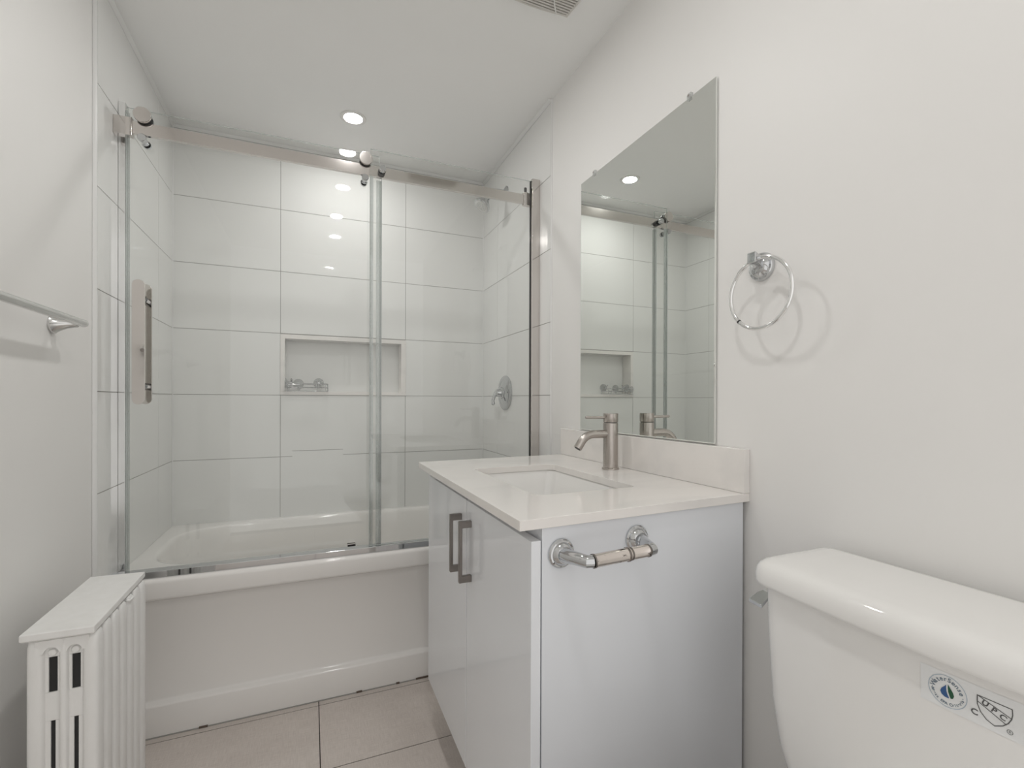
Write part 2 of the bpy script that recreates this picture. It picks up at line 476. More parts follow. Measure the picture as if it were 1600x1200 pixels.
# caulk and short dark brown spots where the tub meets the floor
mb = MB(); mb.box(XL, XR, TUBY - 0.0035, TUBY + 0.001, 0.0, 0.0032)
tag(mb.build('trim_8', M['grout'], bevel=0.001), kind='structure')
mb = MB()
for xa, xb in ((-0.34, -0.315), (0.155, 0.175), (0.30, 0.312), (0.375, 0.44)):
    mb.box(xa, xb, TUBY - 0.0045, TUBY - 0.0002, 0.0003, 0.0058)
tag(mb.build('trim_9', M['dark_spot']), kind='structure')

# ------------------------------------------------------------------ shower enclosure (fixed parts)
def pane(name, x0, x1, y0, y1, z0, z1, parent, org):
    mb = MB(); mb.box(x0, x1, y0, y1, z0, z1)
    mb.bm.faces.ensure_lookup_table()
    for f in mb.bm.faces:
        f.normal_update()
        f.material_index = 0 if abs(f.normal.y) > 0.9 else 1
    return mb.build(name, [M['glass'], M['glass_edge']], parent, org, smooth=False)

GX0 = 0.2045
enc = thing('shower_enclosure', 'polished steel shower rail with fixed glass panel at the right end of the tub', 'shower enclosure', (0.164, 1.89, 0.507))
O = enc.location[:]
pane('fixed_glass_panel', GX0, 0.8785, 1.884, 1.892, 0.530, 2.041, enc, O)
mb = MB(); mb.box(-0.545, 0.862, 1.9045, 1.9185, 1.947, 1.988)
rail = mb.build('rail', M['steel'], enc, O, 0.0012)
mb = MB()
mb.box(XL + 0.0002, -0.541, 1.9015, 1.9255, 1.938, 1.996)
mb.box(-0.5405, -0.5365, 1.900, 1.9265, 1.937, 1.997)
mb.build('wall_bracket', M['steel'], enc, O, 0.001)
mb = MB()
mb.box(0.852, 0.872, 1.899, 1.9225, 1.941, 1.996)
mb.box(0.872, XR - 0.0002, 1.901, 1.9205, 1.940, 1.995)
br = mb.build('wall_bracket', M['steel'], enc, O, 0.001)
mb = MB(); mb.lathe((0.863, 1.911, 1.996), (0, 0, 1), [(0, 0.006), (0.022, 0.006), (0.024, 0.004)], 16)
mb.build('set_screw', M['black'], enc, O)
mb = MB()                                                   # right wall channel, a U holding the glass
mb.box(0.8775, XR - 0.0003, 1.8690, 1.8825, 0.5075, 2.046); mb.box(0.8775, XR - 0.0003, 1.8935, 1.899, 0.5075, 2.046)
mb.box(0.900, XR - 0.0003, 1.8825, 1.8935, 0.5075, 2.046)
mb.build('wall_channel', M['steel'], enc, O, 0.0008)
mb = MB(); mb.box(0.8755, 0.8775, 1.8825, 1.8935, 0.5075, 2.041)
mb.build('glazing_gasket', M['black'], enc, O)
mb = MB(); mb.box(XL + 0.0003, -0.567, 1.948, 1.982, 0.5075, 2.064)
mb.build('strike_channel', M['bright_chrome'], enc, O, 0.001)
mb = MB(); mb.box(-0.567, -0.560, 1.951, 1.955, 0.509, 2.04); mb.box(-0.567, -0.560, 1.966, 1.970, 0.509, 2.04)
mb.build('strike_seal', M['seal'], enc, O)
mb = MB(); mb.box(XL + 0.0003, 0.8774, 1.868, 1.907, 0.5073, 0.529); mb.box(XL + 0.0003, 0.8774, 1.907, 1.925, 0.5073, 0.516)
mb.build('bottom_track', M['chrome'], enc, O, 0.0015)
mb = MB(); mb.box(0.128, 0.158, 1.9265, 1.9315, 0.5073, 0.532); mb.box(0.128, 0.158, 1.9465, 1.9515, 0.5073, 0.532); mb.box(0.128, 0.158, 1.9315, 1.9465, 0.5073, 0.511)
mb.build('floor_guide', M['steel'], enc, O, 0.001)
def bolt(name, x, z, parent, org, r=0.0125):
    mb = MB(); mb.lathe((x, 1.884, z), (0, -1, 0), [(0, r), (0.014, r), (0.016, r * 0.8)], 28)
    b_ = mb.build(name, M['chrome'], parent, org)
    mb = MB(); mb.lathe((x, 1.892, z), (0, 1, 0), [(0.0, r * 1.1), (0.0123, r * 1.1)], 24)
    mb.build('gasket', M['black'], b_, org)
bolt('glass_bolt', 0.2485, 1.969, enc, O)
mb = MB(); mb.box(GX0 - 0.002, GX0 - 0.0002, 1.8825, 1.8935, 0.530, 1.943); mb.box(GX0 - 0.002, GX0 + 0.012, 1.8925, 1.8938, 0.530, 1.943); mb.box(GX0 + 0.003, GX0 + 0.0045, 1.8938, 1.9035, 0.53, 1.943)
mb.build('edge_seal', M['seal'], enc, O)

# ------------------------------------------------------------------ sliding glass door
sd = thing('sliding_glass_door', 'frameless sliding glass door hung on the steel rail over the tub', 'shower door', (-0.15, 1.935, 0.53))
O = sd.location[:]
pane('glass_panel', -0.5590, 0.2440, 1.931, 1.939, 0.520, 2.041, sd, O)
mb = MB(); mb.box(0.2442, 0.2512, 1.9305, 1.9395, 0.522, 1.945); mb.box(0.232, 0.2512, 1.9293, 1.9305, 0.522, 1.945); mb.box(0.249, 0.2508, 1.912, 1.9305, 0.522, 1.945)
mb.build('edge_seal', M['seal'], sd, O)
for x in (-0.5061, 0.1890):
    mb = MB()
    mb.lathe((x, 1.8935, 2.0052), (0, -1, 0), [(0, 0.0245), (0.0055, 0.0245), (0.0065, 0.0238)], 48)
    mb.lathe((x, 1.9305, 2.0052), (0, -1, 0), [(0, 0.011), (0.037, 0.011)], 24)
    rl = mb.build('roller_cap', M['steel'], sd, O)
    mb = MB(); mb.lathe((x, 1.902, 2.0052), (0, 1, 0), [(-0.0083, 0.0235), (0.0, 0.0235), (0.002, 0.0168), (0.019, 0.0168), (0.021, 0.021), (0.027, 0.021)], 40)
    mb.build('wheel', M['black'], rl, O)
    mb = MB(); mb.lathe((x, 1.9392, 2.0052), (0, 1, 0), [(0, 0.017), (0.008, 0.017), (0.010, 0.015)], 32)
    mb.build('back_cap', M['chrome'], rl, O)
for x in (-0.5075, 0.1860):
    mb = MB()
    mb.lathe((x, 1.9305, 1.9325), (0, -1, 0), [(0, 0.0095), (0.005, 0.0095), (0.005, 0.0075), (0.030, 0.0075), (0.030, 0.0125), (0.040, 0.0125), (0.042, 0.011)], 32)
    st = mb.build('anti_jump_stud', M['chrome'], sd, O)
    mb = MB(); mb.lathe((x, 1.9392, 1.9325), (0, 1, 0), [(0, 0.0125), (0.010, 0.0125), (0.012, 0.011)], 32)
    mb.build('stud_back', M['chrome'], st, O)
# flat bar pull handle: one plate each side of the glass
def bar_plate(y0, y1, x0, x1, z0, z1):
    mb = MB(); w = (x1 - x0) / 2
    poly = arc((x0 + w, z1 - w), w, 0, 180, 14) + arc((x0 + w, z0 + w), w, 180, 360, 14)
    mb.prism(poly, y0, y1, 'xz'); return mb
hd = bar_plate(1.8955, 1.9005, -0.5345, -0.5000, 1.0690, 1.4745).build('handle', M['steel'], sd, O, 0.0008)
bar_plate(1.970, 1.975, -0.5345, -0.5000, 1.0690, 1.4745).build('inner_plate', M['steel'], hd, O, 0.0008)
for z in (1.128, 1.418):
    mb = MB(); mb.lathe((-0.5172, 1.9005, z), (0, 1, 0), [(0, 0.0095), (0.026, 0.0095), (0.026, 0.013), (0.0303, 0.013)], 28)
    mb.lathe((-0.5172, 1.9393, z), (0, 1, 0), [(0, 0.013), (0.004, 0.013), (0.004, 0.0095), (0.031, 0.0095)], 28)
    mb.build('standoff', M['chrome'], hd, O)
mb = MB(); mb.lathe((-0.5065, 1.8955, 1.245), (0, -1, 0), [(0, 0.006), (0.0006, 0.006), (0.001, 0.004)], 20)
mb.build('set_screw', M['pull'], hd, O)

# ------------------------------------------------------------------ shower head and valve on the right tiled wall
sh = thing('showerhead', 'chrome shower head on a short arm high on the right tiled wall', 'shower head', (XR, 2.262, 2.150))
O = sh.location[:]
mb = MB(); mb.lathe((XR, 2.262, 2.150), (-1, 0, 0), [(0, 0.030), (0.004, 0.029), (0.012, 0.016), (0.014, 0.012)])
mb.build('flange', M['chrome'], sh, O)
mb = MB(); mb.tube([(XR - 0.010, 2.262, 2.150), (XR - 0.04, 2.262, 2.152), (XR - 0.065, 2.262, 2.148), (XR - 0.085, 2.262, 2.132), (XR - 0.098, 2.262, 2.112)], 0.0085)
mb.build('arm', M['chrome'], sh, O)
ax = Vector((-0.55, -0.10, -0.83)).normalized()
p0 = Vector((XR - 0.098, 2.262, 2.112))
mb = MB(); mb.lathe(p0, ax, [(-0.004, 0.012), (0.004, 0.016), (0.018, 0.017), (0.030, 0.022), (0.050, 0.036), (0.062, 0.0425), (0.068, 0.0425), (0.071, 0.040)])
hd2 = mb.build('head', M['chrome'], sh, O)
mb = MB(); mb.lathe(p0 + ax * 0.0705, ax, [(0, 0.0365), (0.002, 0.036), (0.003, 0.033)])
u = ax.cross(Vector((0, 1, 0))).normalized(); w = ax.cross(u)
for rr, cnt in ((0.008, 6), (0.016, 12), (0.024, 18)):
    for k in range(cnt):
        q = p0 + ax * 0.073 + (u * math.cos(2 * PI * k / cnt) + w * math.sin(2 * PI * k / cnt)) * rr
        mb.lathe(q, ax, [(0, 0.0017), (0.003, 0.0013)], 8)
mb.build('spray_face', M['satin'], hd2, O)

va = thing('shower_valve', 'round chrome shower valve with a curved lever on the right tiled wall', 'shower valve', (XR, 2.263, 1.1237))
O = va.location[:]
mb = MB(); mb.lathe((XR, 2.263, 1.1237), (-1, 0, 0), [(0, 0.0885), (0.004, 0.0885), (0.009, 0.084), (0.013, 0.070), (0.011, 0.064), (0.013, 0.058), (0.020, 0.040), (0.022, 0.030)], 72)
mb.build('escutcheon', M['chrome'], va, O)
mb = MB(); mb.lathe((XR - 0.02, 2.263, 1.1237), (-1, 0, 0), [(0, 0.030), (0.010, 0.029), (0.012, 0.023), (0.020, 0.021), (0.030, 0.019), (0.035, 0.013), (0.037, 0.0)], 48)
hb = mb.build('hub', M['chrome'], va, O)
mb = MB(); mb.tube([(XR - 0.036, 2.263, 1.132), (XR - 0.050, 2.268, 1.122), (XR - 0.060, 2.272, 1.104), (XR - 0.065, 2.275, 1.084), (XR - 0.062, 2.276, 1.066), (XR - 0.061, 2.276, 1.061)],
                 [0.015, 0.0115, 0.0085, 0.0080, 0.0090, 0.005], 20)
mb.build('lever', M['chrome'], hb, O)

# ------------------------------------------------------------------ wire caddy in the niche
cd = thing('shower_caddy', 'small chrome wire caddy with suction cups on the left of the niche sill', 'shower caddy', (-0.02, 2.60, 1.127))
O = cd.location[:]
mb = MB(); wr = 0.0016
x0, x1, y0, y1 = -0.112, 0.076, 2.565, 2.672
for z, rr in ((1.1290, 0.0018), (1.147, wr), (1.165, wr)):
    pts = [(p[0], p[1], z) for p in rrect(x0, x1, y0, y1, 0.008, 3)]
    mb.closed_tube(pts, rr, 8)
for k in range(9):
    x = x0 + 0.012 + (x1 - x0 - 0.024) * k / 8
    mb.tube([(x, y0, 1.165), (x, y0, 1.1290)], wr * 0.8, 6) if k in (0, 8) else None
    mb.tube([(x, y0, 1.1290), (x, y1, 1.1290)], wr * 0.8, 6)
for (x, y) in ((x0, y0 + 0.01), (x0, y1 - 0.01), (x1, y0 + 0.01), (x1, y1 - 0.01), (x0 + 0.05, y0), (x0 + 0.058, y0), (x0 + 0.135, y0), (x0 + 0.143, y0)):
    mb.tube([(x, y, 1.1290), (x, y, 1.166)], wr, 6)
mb.build('basket', M['chrome'], cd, O)
def cup(x, y, z, axis, r, knob):
    a = Vector(axis)
    mb = MB(); mb.lathe((x, y, z), axis, [(0, r), (0.002, r * 0.97), (0.007, r * 0.62), (0.013, r * 0.34), (0.018, r * 0.30)], 36)
    c = mb.build('suction_cup', M['clip'], cd, O)
    mb = MB(); q = Vector((x, y, z)) + a * 0.017
    mb.lathe(q, axis, [(0, 0.006), (0.010, 0.006)], 16)
    if knob:
        p = q + a * 0.011
        for s_ in (-1, 1):
            d = Vector((0, 0, 1)) * 0.017 + a.cross(Vector((0, 0, 1))) * 0.017 * s_
            mb.tube([p - d * 0.8, p + d], [0.0035, 0.0045], 10)
        mb.lathe(p, axis, [(-0.004, 0.008), (0.003, 0.008), (0.006, 0.005)], 16)
    mb.build('knob', M['chrome'], c, O)
cup(-0.063, 2.6995, 1.167, (0, -1, 0), 0.026, False)
cup(0.034, 2.6995, 1.172, (0, -1, 0), 0.026, True)
cup(-0.1215, 2.650, 1.172, (1, 0, 0), 0.024, True)
cup(-0.1215, 2.600, 1.160, (1, 0, 0), 0.022, False)
for x in (-0.063, 0.034):
    mb = MB(); mb.tube([(x - 0.004, 2.672, 1.147), (x - 0.004, 2.676, 1.168), (x + 0.004, 2.676, 1.168), (x + 0.004, 2.672, 1.147)], 0.0014, 6)
    mb.build('cup_hook', M['chrome'], cd, O)
for z_, y_ in ((1.172, 2.650), (1.160, 2.600)):
    mb = MB(); mb.tube([(x0, y_ - 0.003, 1.147), (-0.1045, y_ - 0.003, z_), (-0.1045, y_ + 0.003, z_), (x0, y_ + 0.003, 1.147)], 0.0014, 6)
    mb.build('cup_hook', M['chrome'], cd, O)

# ------------------------------------------------------------------ vanity
def SK(x): return 0.052 * (x - 0.334)          # the ends of the vanity run slightly out of square
skf = lambda x, y: SK(x)
CT0, CT1 = 0.7600, 1.6163                      # counter ends at the front edge
CX0 = 0.3345
ZT, ZU = 0.8756, 0.8566
sx0, sx1, sy0, sy1 = 0.458, 0.735, 0.945, 1.392   # sink cut-out (before skew)

vc = thing('vanity_cabinet', 'glossy white two-door vanity cabinet under the quartz counter', 'vanity cabinet', (0.64, 1.18, 0))
O = vc.location[:]
cy0, cy1 = 0.7680, 1.572
mb = MB()
mb.box(0.3835, 0.910, cy0 + 0.0005, cy0 + 0.0165, 0.0, ZU - 0.0002, skf)   # near side panel
mb.build('side_panel', M['side_panel'], vc, O, 0.0006)
mb = MB()
mb.box(0.3835, 0.910, cy1 - 0.016, cy1, 0.150, ZU - 0.0002, skf); mb.box(0.470, 0.910, cy1 - 0.016, cy1, 0.0, 0.150, skf)
mb.build('side_panel', M['side_panel'], vc, O, 0.0006)
mb = MB()
mb.box(0.3835, 0.905, cy0 + 0.0168, cy1 - 0.0162, 0.150, 0.166, skf)
mb.box(0.896, 0.905, cy0 + 0.0168, cy1 - 0.0162, 0.166, ZU - 0.001, skf)
mb.build('carcass', M['side_panel'], vc, O, 0.0006)
mb = MB(); mb.box(0.3835, 0.400, cy0 + 0.0168, cy1 - 0.0162, 0.80, ZU - 0.0002, skf)
mb.build('top_rail', M['side_panel'], vc, O, 0.0006)
mb = MB(); mb.box(0.470, 0.486, cy0 + 0.0168, cy1 - 0.0162, 0.0, 0.1495, skf)
mb.build('toe_kick', M['side_panel'], vc, O)
DZ0, DZ1 = 0.157, 0.8345
for i, (a, b_, hy) in enumerate(((0.7665, 1.1495, 1.1137), (1.1535, 1.5710, 1.1950))):
    mb = MB(); mb.box(0.3600, 0.3790, a, b_, DZ0, DZ1)
    d = mb.build('door', M['cabinet'], vc, O, 0.0010)
    mb = MB()
    xo = 0.3290
    poly = [(0.3598, 0.7915), (xo, 0.7915), (xo, 0.6430), (0.3598, 0.6430), (0.3598, 0.6590), (xo + 0.0075, 0.6590), (xo + 0.0075, 0.7755), (0.3598, 0.7755)]
    mb.prism(poly, hy - 0.0060, hy + 0.0060, 'xz')
    mb.build('handle', M['pull'], d, O, 0.0007)

# countertop with a rounded rectangular cut-out
ctp = MB()
def ct_outline(z): return [(CX0, CT0, z), (PXR - 0.0005, CT0 + SK(PXR), z), (PXR - 0.0005, CT1 + SK(PXR), z), (CX0, CT1, z)]
hole = rrect(sx0, sx1, sy0, sy1, 0.022, 6)
def cut_plate(mb, outer, hole, z0, z1):
    """plate with a hole: outer ring resampled to the hole's point count by angle"""
    hx = sum(p[0] for p in hole) / len(hole); hy = sum(p[1] for p in hole) / len(hole)
    on = []
    oc = [(p[0], p[1]) for p in outer]
    def hit(dx, dy):
        best = None
        for i in range(len(oc)):
            a, b_ = oc[i], oc[(i + 1) % len(oc)]
            ex, ey = b_[0] - a[0], b_[1] - a[1]
            den = dx * ey - dy * ex
            if abs(den) < 1e-12: continue
            t_ = ((a[0] - hx) * ey - (a[1] - hy) * ex) / den
            s_ = ((a[0] - hx) * dy - (a[1] - hy) * dx) / den
            if t_ > 0 and -1e-9 <= s_ <= 1 + 1e-9: best = t_ if best is None else min(best, t_)
        return (hx + dx * best, hy + dy * best)
    on = [list(hit(p[0] - hx, p[1] - hy)) for p in hole]
    for c in oc:
        q = min(on, key=lambda p: (p[0] - c[0]) ** 2 + (p[1] - c[1]) ** 2); q[0], q[1] = c
    R = [[(p[0], p[1], z1) for p in hole], [(p[0], p[1], z1) for p in on], [(p[0], p[1], z0) for p in on], [(p[0], p[1], z0) for p in hole]]
    rr = mb.loft(R, False, False)
    n_ = len(hole)
    for i in range(n_):
        j = (i + 1) % n_; mb.face([rr[3][i], rr[3][j], rr[0][j], rr[0][i]])
holes = [(x, y + 0.6 * SK(x)) for x, y in hole]
cut_plate(ctp, ct_outline(0), holes, ZU, ZT)
ct = ctp.build('countertop', M['quartz'], None, (0.63, 1.18, ZU), 0.0012, angle=30)
tag(ct, 'off-white quartz countertop with an undermount sink cut-out, on the vanity cabinet', 'countertop')
mb = MB(); mb.box(PXR - 0.0200, PXR - 0.0005, 0.7600, 1.6230, ZT + 0.0002, 0.9765, skf)
bs = mb.build('backsplash', M['quartz'], None, (0.912, 1.21, ZT), 0.0012)
tag(bs, 'low quartz backsplash along the wall behind the faucet, under the mirror', 'backsplash')

# sink: undermount rectangular porcelain bowl
sk = thing('sink', 'rectangular white porcelain undermount sink in the quartz counter', 'sink', (0.60, 1.18, ZU))
O = sk.location[:]
mb = MB()
def ring(grow, z, r): return [(x, y + 0.6 * SK(x), z) for x, y in rrect(sx0 - grow, sx1 + grow, sy0 - grow, sy1 + grow, r, 6)]
mb.loft([ring(0.020, ZU - 0.0004, 0.04), ring(0.004, ZU - 0.0004, 0.026), ring(0.001, ZU - 0.006, 0.024), ring(-0.006, ZU - 0.05, 0.030), ring(-0.016, ZU - 0.105, 0.034),
         ring(-0.030, ZU - 0.126, 0.040), ring(-0.055, ZU - 0.134, 0.045), ring(-0.11, ZU - 0.138, 0.02), ring(-0.11, ZU - 0.150, 0.02), ring(-0.02, ZU - 0.140, 0.04), ring(0.012, ZU - 0.05, 0.035), ring(0.020, ZU - 0.010, 0.04)], False, False)
mb.build('bowl', M['porcelain'], sk, O, angle=60)
mb = MB()
pb = rrect(sx0 + 0.108, sx1 - 0.108, sy0 + 0.108, sy1 - 0.108, 0.02, 6)
mb.loft([[(x, y + 0.6 * SK(x), ZU - 0.1378) for x, y in pb], [(x, y + 0.6 * SK(x), ZU - 0.1365) for x, y in pb]])
mb.lathe((0.5965, 1.176, ZU - 0.1366), (0, 0, 1), [(0, 0.026), (0.002, 0.026), (0.0035, 0.022), (0.002, 0.016), (0.004, 0.0)])
mb.build('drain', M['nickel'], sk, O)

# faucet
fx, fy = 0.8460, 1.2313
fa = thing('faucet', 'brushed nickel single-hole faucet with a curved spout behind the sink', 'faucet', (fx, fy, ZT))
O = fa.location[:]
mb = MB(); mb.lathe((fx, fy, ZT + 0.0002), (0, 0, 1), [(0, 0.0262), (0.004, 0.0262), (0.0055, 0.0245), (0.0065, 0.0225), (0.1415, 0.0225), (0.1420, 0.0220)], 56)
bd = mb.build('body', M['nickel'], fa, O)
mb = MB(); mb.lathe((fx, fy, ZT + 0.1420), (0, 0, 1), [(0, 0.0195), (0.0022, 0.0195)], 40)
mb.build('gap_ring', M['black'], bd, O)
mb = MB(); mb.lathe((fx, fy, ZT + 0.1442), (0, 0, 1), [(0, 0.0222), (0.0005, 0.0225), (0.0262, 0.0225), (0.0272, 0.0216)], 56)
cp = mb.build('lever_cap', M['nickel'], fa, O)
mb = MB(); mb.tube([(fx - 0.020, fy, 1.0350), (fx - 0.088, fy, 1.0358)], 0.0044, 20)
mb.lathe((fx - 0.088, fy, 1.0358), (-1, 0, 0.01), [(0, 0.0044), (0.001, 0.0036)], 20)
mb.build('lever', M['nickel'], cp, O)
pts = [(fx - 0.018, fy, 0.9845), (fx - 0.062, fy, 0.9845)]
for k in range(1, 11):
    a = math.radians(90 + 58 * k / 10); R_ = 0.050
    pts.append((fx - 0.062 + R_ * math.cos(a), fy, 0.9845 - R_ + R_ * math.sin(a)))
e_ = pts[-1]; d = (pts[-1][0] - pts[-2][0], pts[-1][2] - pts[-2][2]); dl = math.hypot(*d)
pts.append((e_[0] + d[0] / dl * 0.022, fy, e_[2] + d[1] / dl * 0.022))
mb = MB(); mb.tube(pts, 0.0125, 28)
sp = mb.build('spout', M['nickel'], fa, O, angle=50)
q = Vector(pts[-1]); dd = Vector((d[0] / dl, 0, d[1] / dl))
mb = MB(); mb.lathe(q, dd, [(0.0001, 0.0092), (0.0008, 0.0090)], 24)
mb.build('aerator', M['black'], sp, O)

# toilet paper holder on the near side panel
def side_y(x): return cy0 + 0.0005 + SK(x)
th = thing('toilet_paper_holder', 'empty chrome toilet paper holder with a worn roller on the vanity side', 'toilet paper holder', (0.51, side_y(0.51), 0.808))
O = th.location[:]
ya, yb_ = side_y(0.4225), side_y(0.5985)
for i, (x, y, z, ex, ez) in enumerate(((0.4225, ya, 0.8055, 0.4365, 0.8065), (0.5990, yb_, 0.8105, 0.5835, 0.8115))):
    mb = MB(); mb.lathe((x, y - 0.0004, z), (0.052, -1, 0), [(0, 0.0270), (0.004, 0.0270), (0.007, 0.0245), (0.0075, 0.0215), (0.012, 0.0195), (0.016, 0.015)], 56)
    rs = mb.build('rosette', M['chrome'], th, O)
    mb = MB()
    yE = 0.7080
    s_ = 1 if i == 0 else -1
    P0 = Vector((x, y - 0.014, z)); P1 = Vector((ex, yE + 0.012, ez)); P2 = Vector((ex + s_ * 0.004, yE + 0.002, ez)); P3 = Vector((ex + s_ * 0.014, yE, ez))
    mb.tube([P0, P0.lerp(P1, 0.3), P0.lerp(P1, 0.75), P1, P2, P3], [0.0135, 0.0128, 0.0118, 0.0115, 0.0112, 0.0108], 24)
    mb.build('arm', M['chrome'], rs, O)
mb = MB()
A = Vector((0.4505, 0.7080, 0.8066)); B = Vector((0.5695, 0.7080, 0.8114)); D = (B - A).normalized(); Ln = (B - A).length
mb.lathe(A, D, [(0, 0.0110), (0.003, 0.0122), (0.005, 0.0122), (0.006, 0.0118), (Ln * 0.60, 0.0118), (Ln * 0.60, 0.0126), (Ln * 0.635, 0.0126), (Ln * 0.635, 0.0112), (Ln - 0.004, 0.0112), (Ln - 0.003, 0.0116), (Ln, 0.0116)], 32)
rol = mb.build('roller', M['worn'], th, O)
for t_, rr in ((0.0, 0.0124), (Ln * 0.60, 0.0130), (Ln * 0.655, 0.0118), (Ln - 0.003, 0.0120)):
    mb = MB(); mb.lathe(A + D * t_, D, [(0, rr), (0.0032, rr)], 32)
    mb.build('band', M['pull'], rol, O)

# ------------------------------------------------------------------ mirror
mi = thing('wall_mirror', 'tall frameless rectangular mirror on the wall above the sink', 'mirror', (PXR, 1.207, 0.978))
O = mi.location[:]
my0, my1, mz0, mz1 = 0.888, 1.527, 0.9800, 1.8850
xf, xb = 0.9145, 0.9195
mb = MB(); bw = 0.0025
mb.loft([[(xb, my0, mz0), (xb, my1, mz0), (xb, my1, mz1), (xb, my0, mz1)],
         [(xf + 0.0008, my0, mz0), (xf + 0.0008, my1, mz0), (xf + 0.0008, my1, mz1), (xf + 0.0008, my0, mz1)],
         [(xf, my0 + bw, mz0 + bw), (xf, my1 - bw, mz0 + bw), (xf, my1 - bw, mz1 - bw), (xf, my0 + bw, mz1 - bw)]])
mb.build('mirror_plate', M['mirror'], mi, O, smooth=False)
for y, z in ((1.437, mz1), (0.9775, mz1)):
    mb = MB(); mb.box(PXR - 0.0118, PXR - 0.0092, y - 0.006, y + 0.006, z - 0.008, z + 0.006)
    mb.box(PXR - 0.0092, PXR - 0.0003, y - 0.006, y + 0.006, z + 0.0005, z + 0.012)
    c = mb.build('mirror_clip', M['clip'], mi, O, 0.0012)
    mb = MB(); mb.lathe((PXR - 0.0118, y, z + 0.004), (-1, 0, 0), [(0, 0.0028), (0.001, 0.0024)], 12)
    mb.build('screw', M['pull'], c, O)
mb = MB(); mb.box(xb, PXR - 0.0003, my0 + 0.04, my1 - 0.04, mz0 + 0.02, mz1 - 0.02)
mb.build('backing', M['dark'], mi, O)

# ------------------------------------------------------------------ towel ring
tr = thing('towel_ring', 'chrome towel ring on the right wall between mirror and toilet tank', 'towel ring', (PXR, 0.7600, 1.3840))
O = tr.location[:]
mb = MB(); mb.lathe((PXR - 0.0002, 0.7600, 1.3840), (-1, 0, 0), [(0, 0.0315), (0.004, 0.0315), (0.009, 0.0285), (0.010, 0.024), (0.016, 0.020), (0.020, 0.013)], 48)
mb.build('rosette', M['chrome'], tr, O)
mb = MB()
mb.loft([[(PXR - 0.012, 0.7580 + dy * 0.012, 1.3850 + dz * 0.012) for dy, dz in ((-1, -1), (1, -1), (1, 1), (-1, 1))],
         [(PXR - 0.035, 0.7480 + dy * 0.0105, 1.3925 + dz * 0.0095) for dy, dz in ((-1, -1), (1, -1), (1, 1), (-1, 1))],
         [(PXR - 0.0585, 0.7400 + dy * 0.0110, 1.3925 + dz * 0.0120) for dy, dz in ((-1, -1), (1, -1), (1, 1), (-1, 1))]])
mb.build('post', M['chrome'], tr, O, 0.0025, 3)
mb = MB()
rc = Vector((0.8760, 0.7290, 1.3160)); R_ = 0.0750
mb.closed_tube([(rc.x, rc.y + R_ * math.cos(2 * PI * k / 72), rc.z + R_ * math.sin(2 * PI * k / 72)) for k in range(72)], 0.0043, 14)
rg = mb.build('ring', M['bright_chrome'], tr, O)
mb = MB(); a0 = math.radians(-46)
mb.tube([(rc.x, rc.y + R_ * math.cos(a0 + k), rc.z + R_ * math.sin(a0 + k)) for k in (-0.025, 0.025)], 0.0047, 14)
mb.build('joint_band', M['black'], rg, O)

# ------------------------------------------------------------------ towel bar on the left wall
tb = thing('towel_bar', 'satin chrome towel bar on the left wall above the radiator', 'towel bar', (PXL, 1.25, 1.27))
O = tb.location[:]
BX = -0.5400
mb = MB(); mb.lathe((BX, 1.5560, 1.2800), (0, -1, 0), [(0, 0.0095), (0.66, 0.0095)], 32)
mb.build('bar', M['satin'], tb, O)
for y, s_ in ((1.5440, 1), (0.908, -1)):
    mb = MB()
    mb.lathe((PXL + 0.0002, y, 1.2720), (BX - PXL, 0, 0.006), [(0, 0.0235), (0.004, 0.0235), (0.009, 0.0195), (0.030, 0.0120), (0.050, 0.0100)], 40)
    mb.build('post', M['satin'], tb, O)
    mb = MB(); ye = 1.5565 if s_ > 0 else 0.8955
    mb.lathe((BX, ye, 1.2800), (0, s_, 0), [(0, 0.0085), (0.001, 0.0098), (0.005, 0.0098), (0.0085, 0.0070), (0.0095, 0.0)], 32)
    mb.build('end_cap', M['satin'], tb, O)

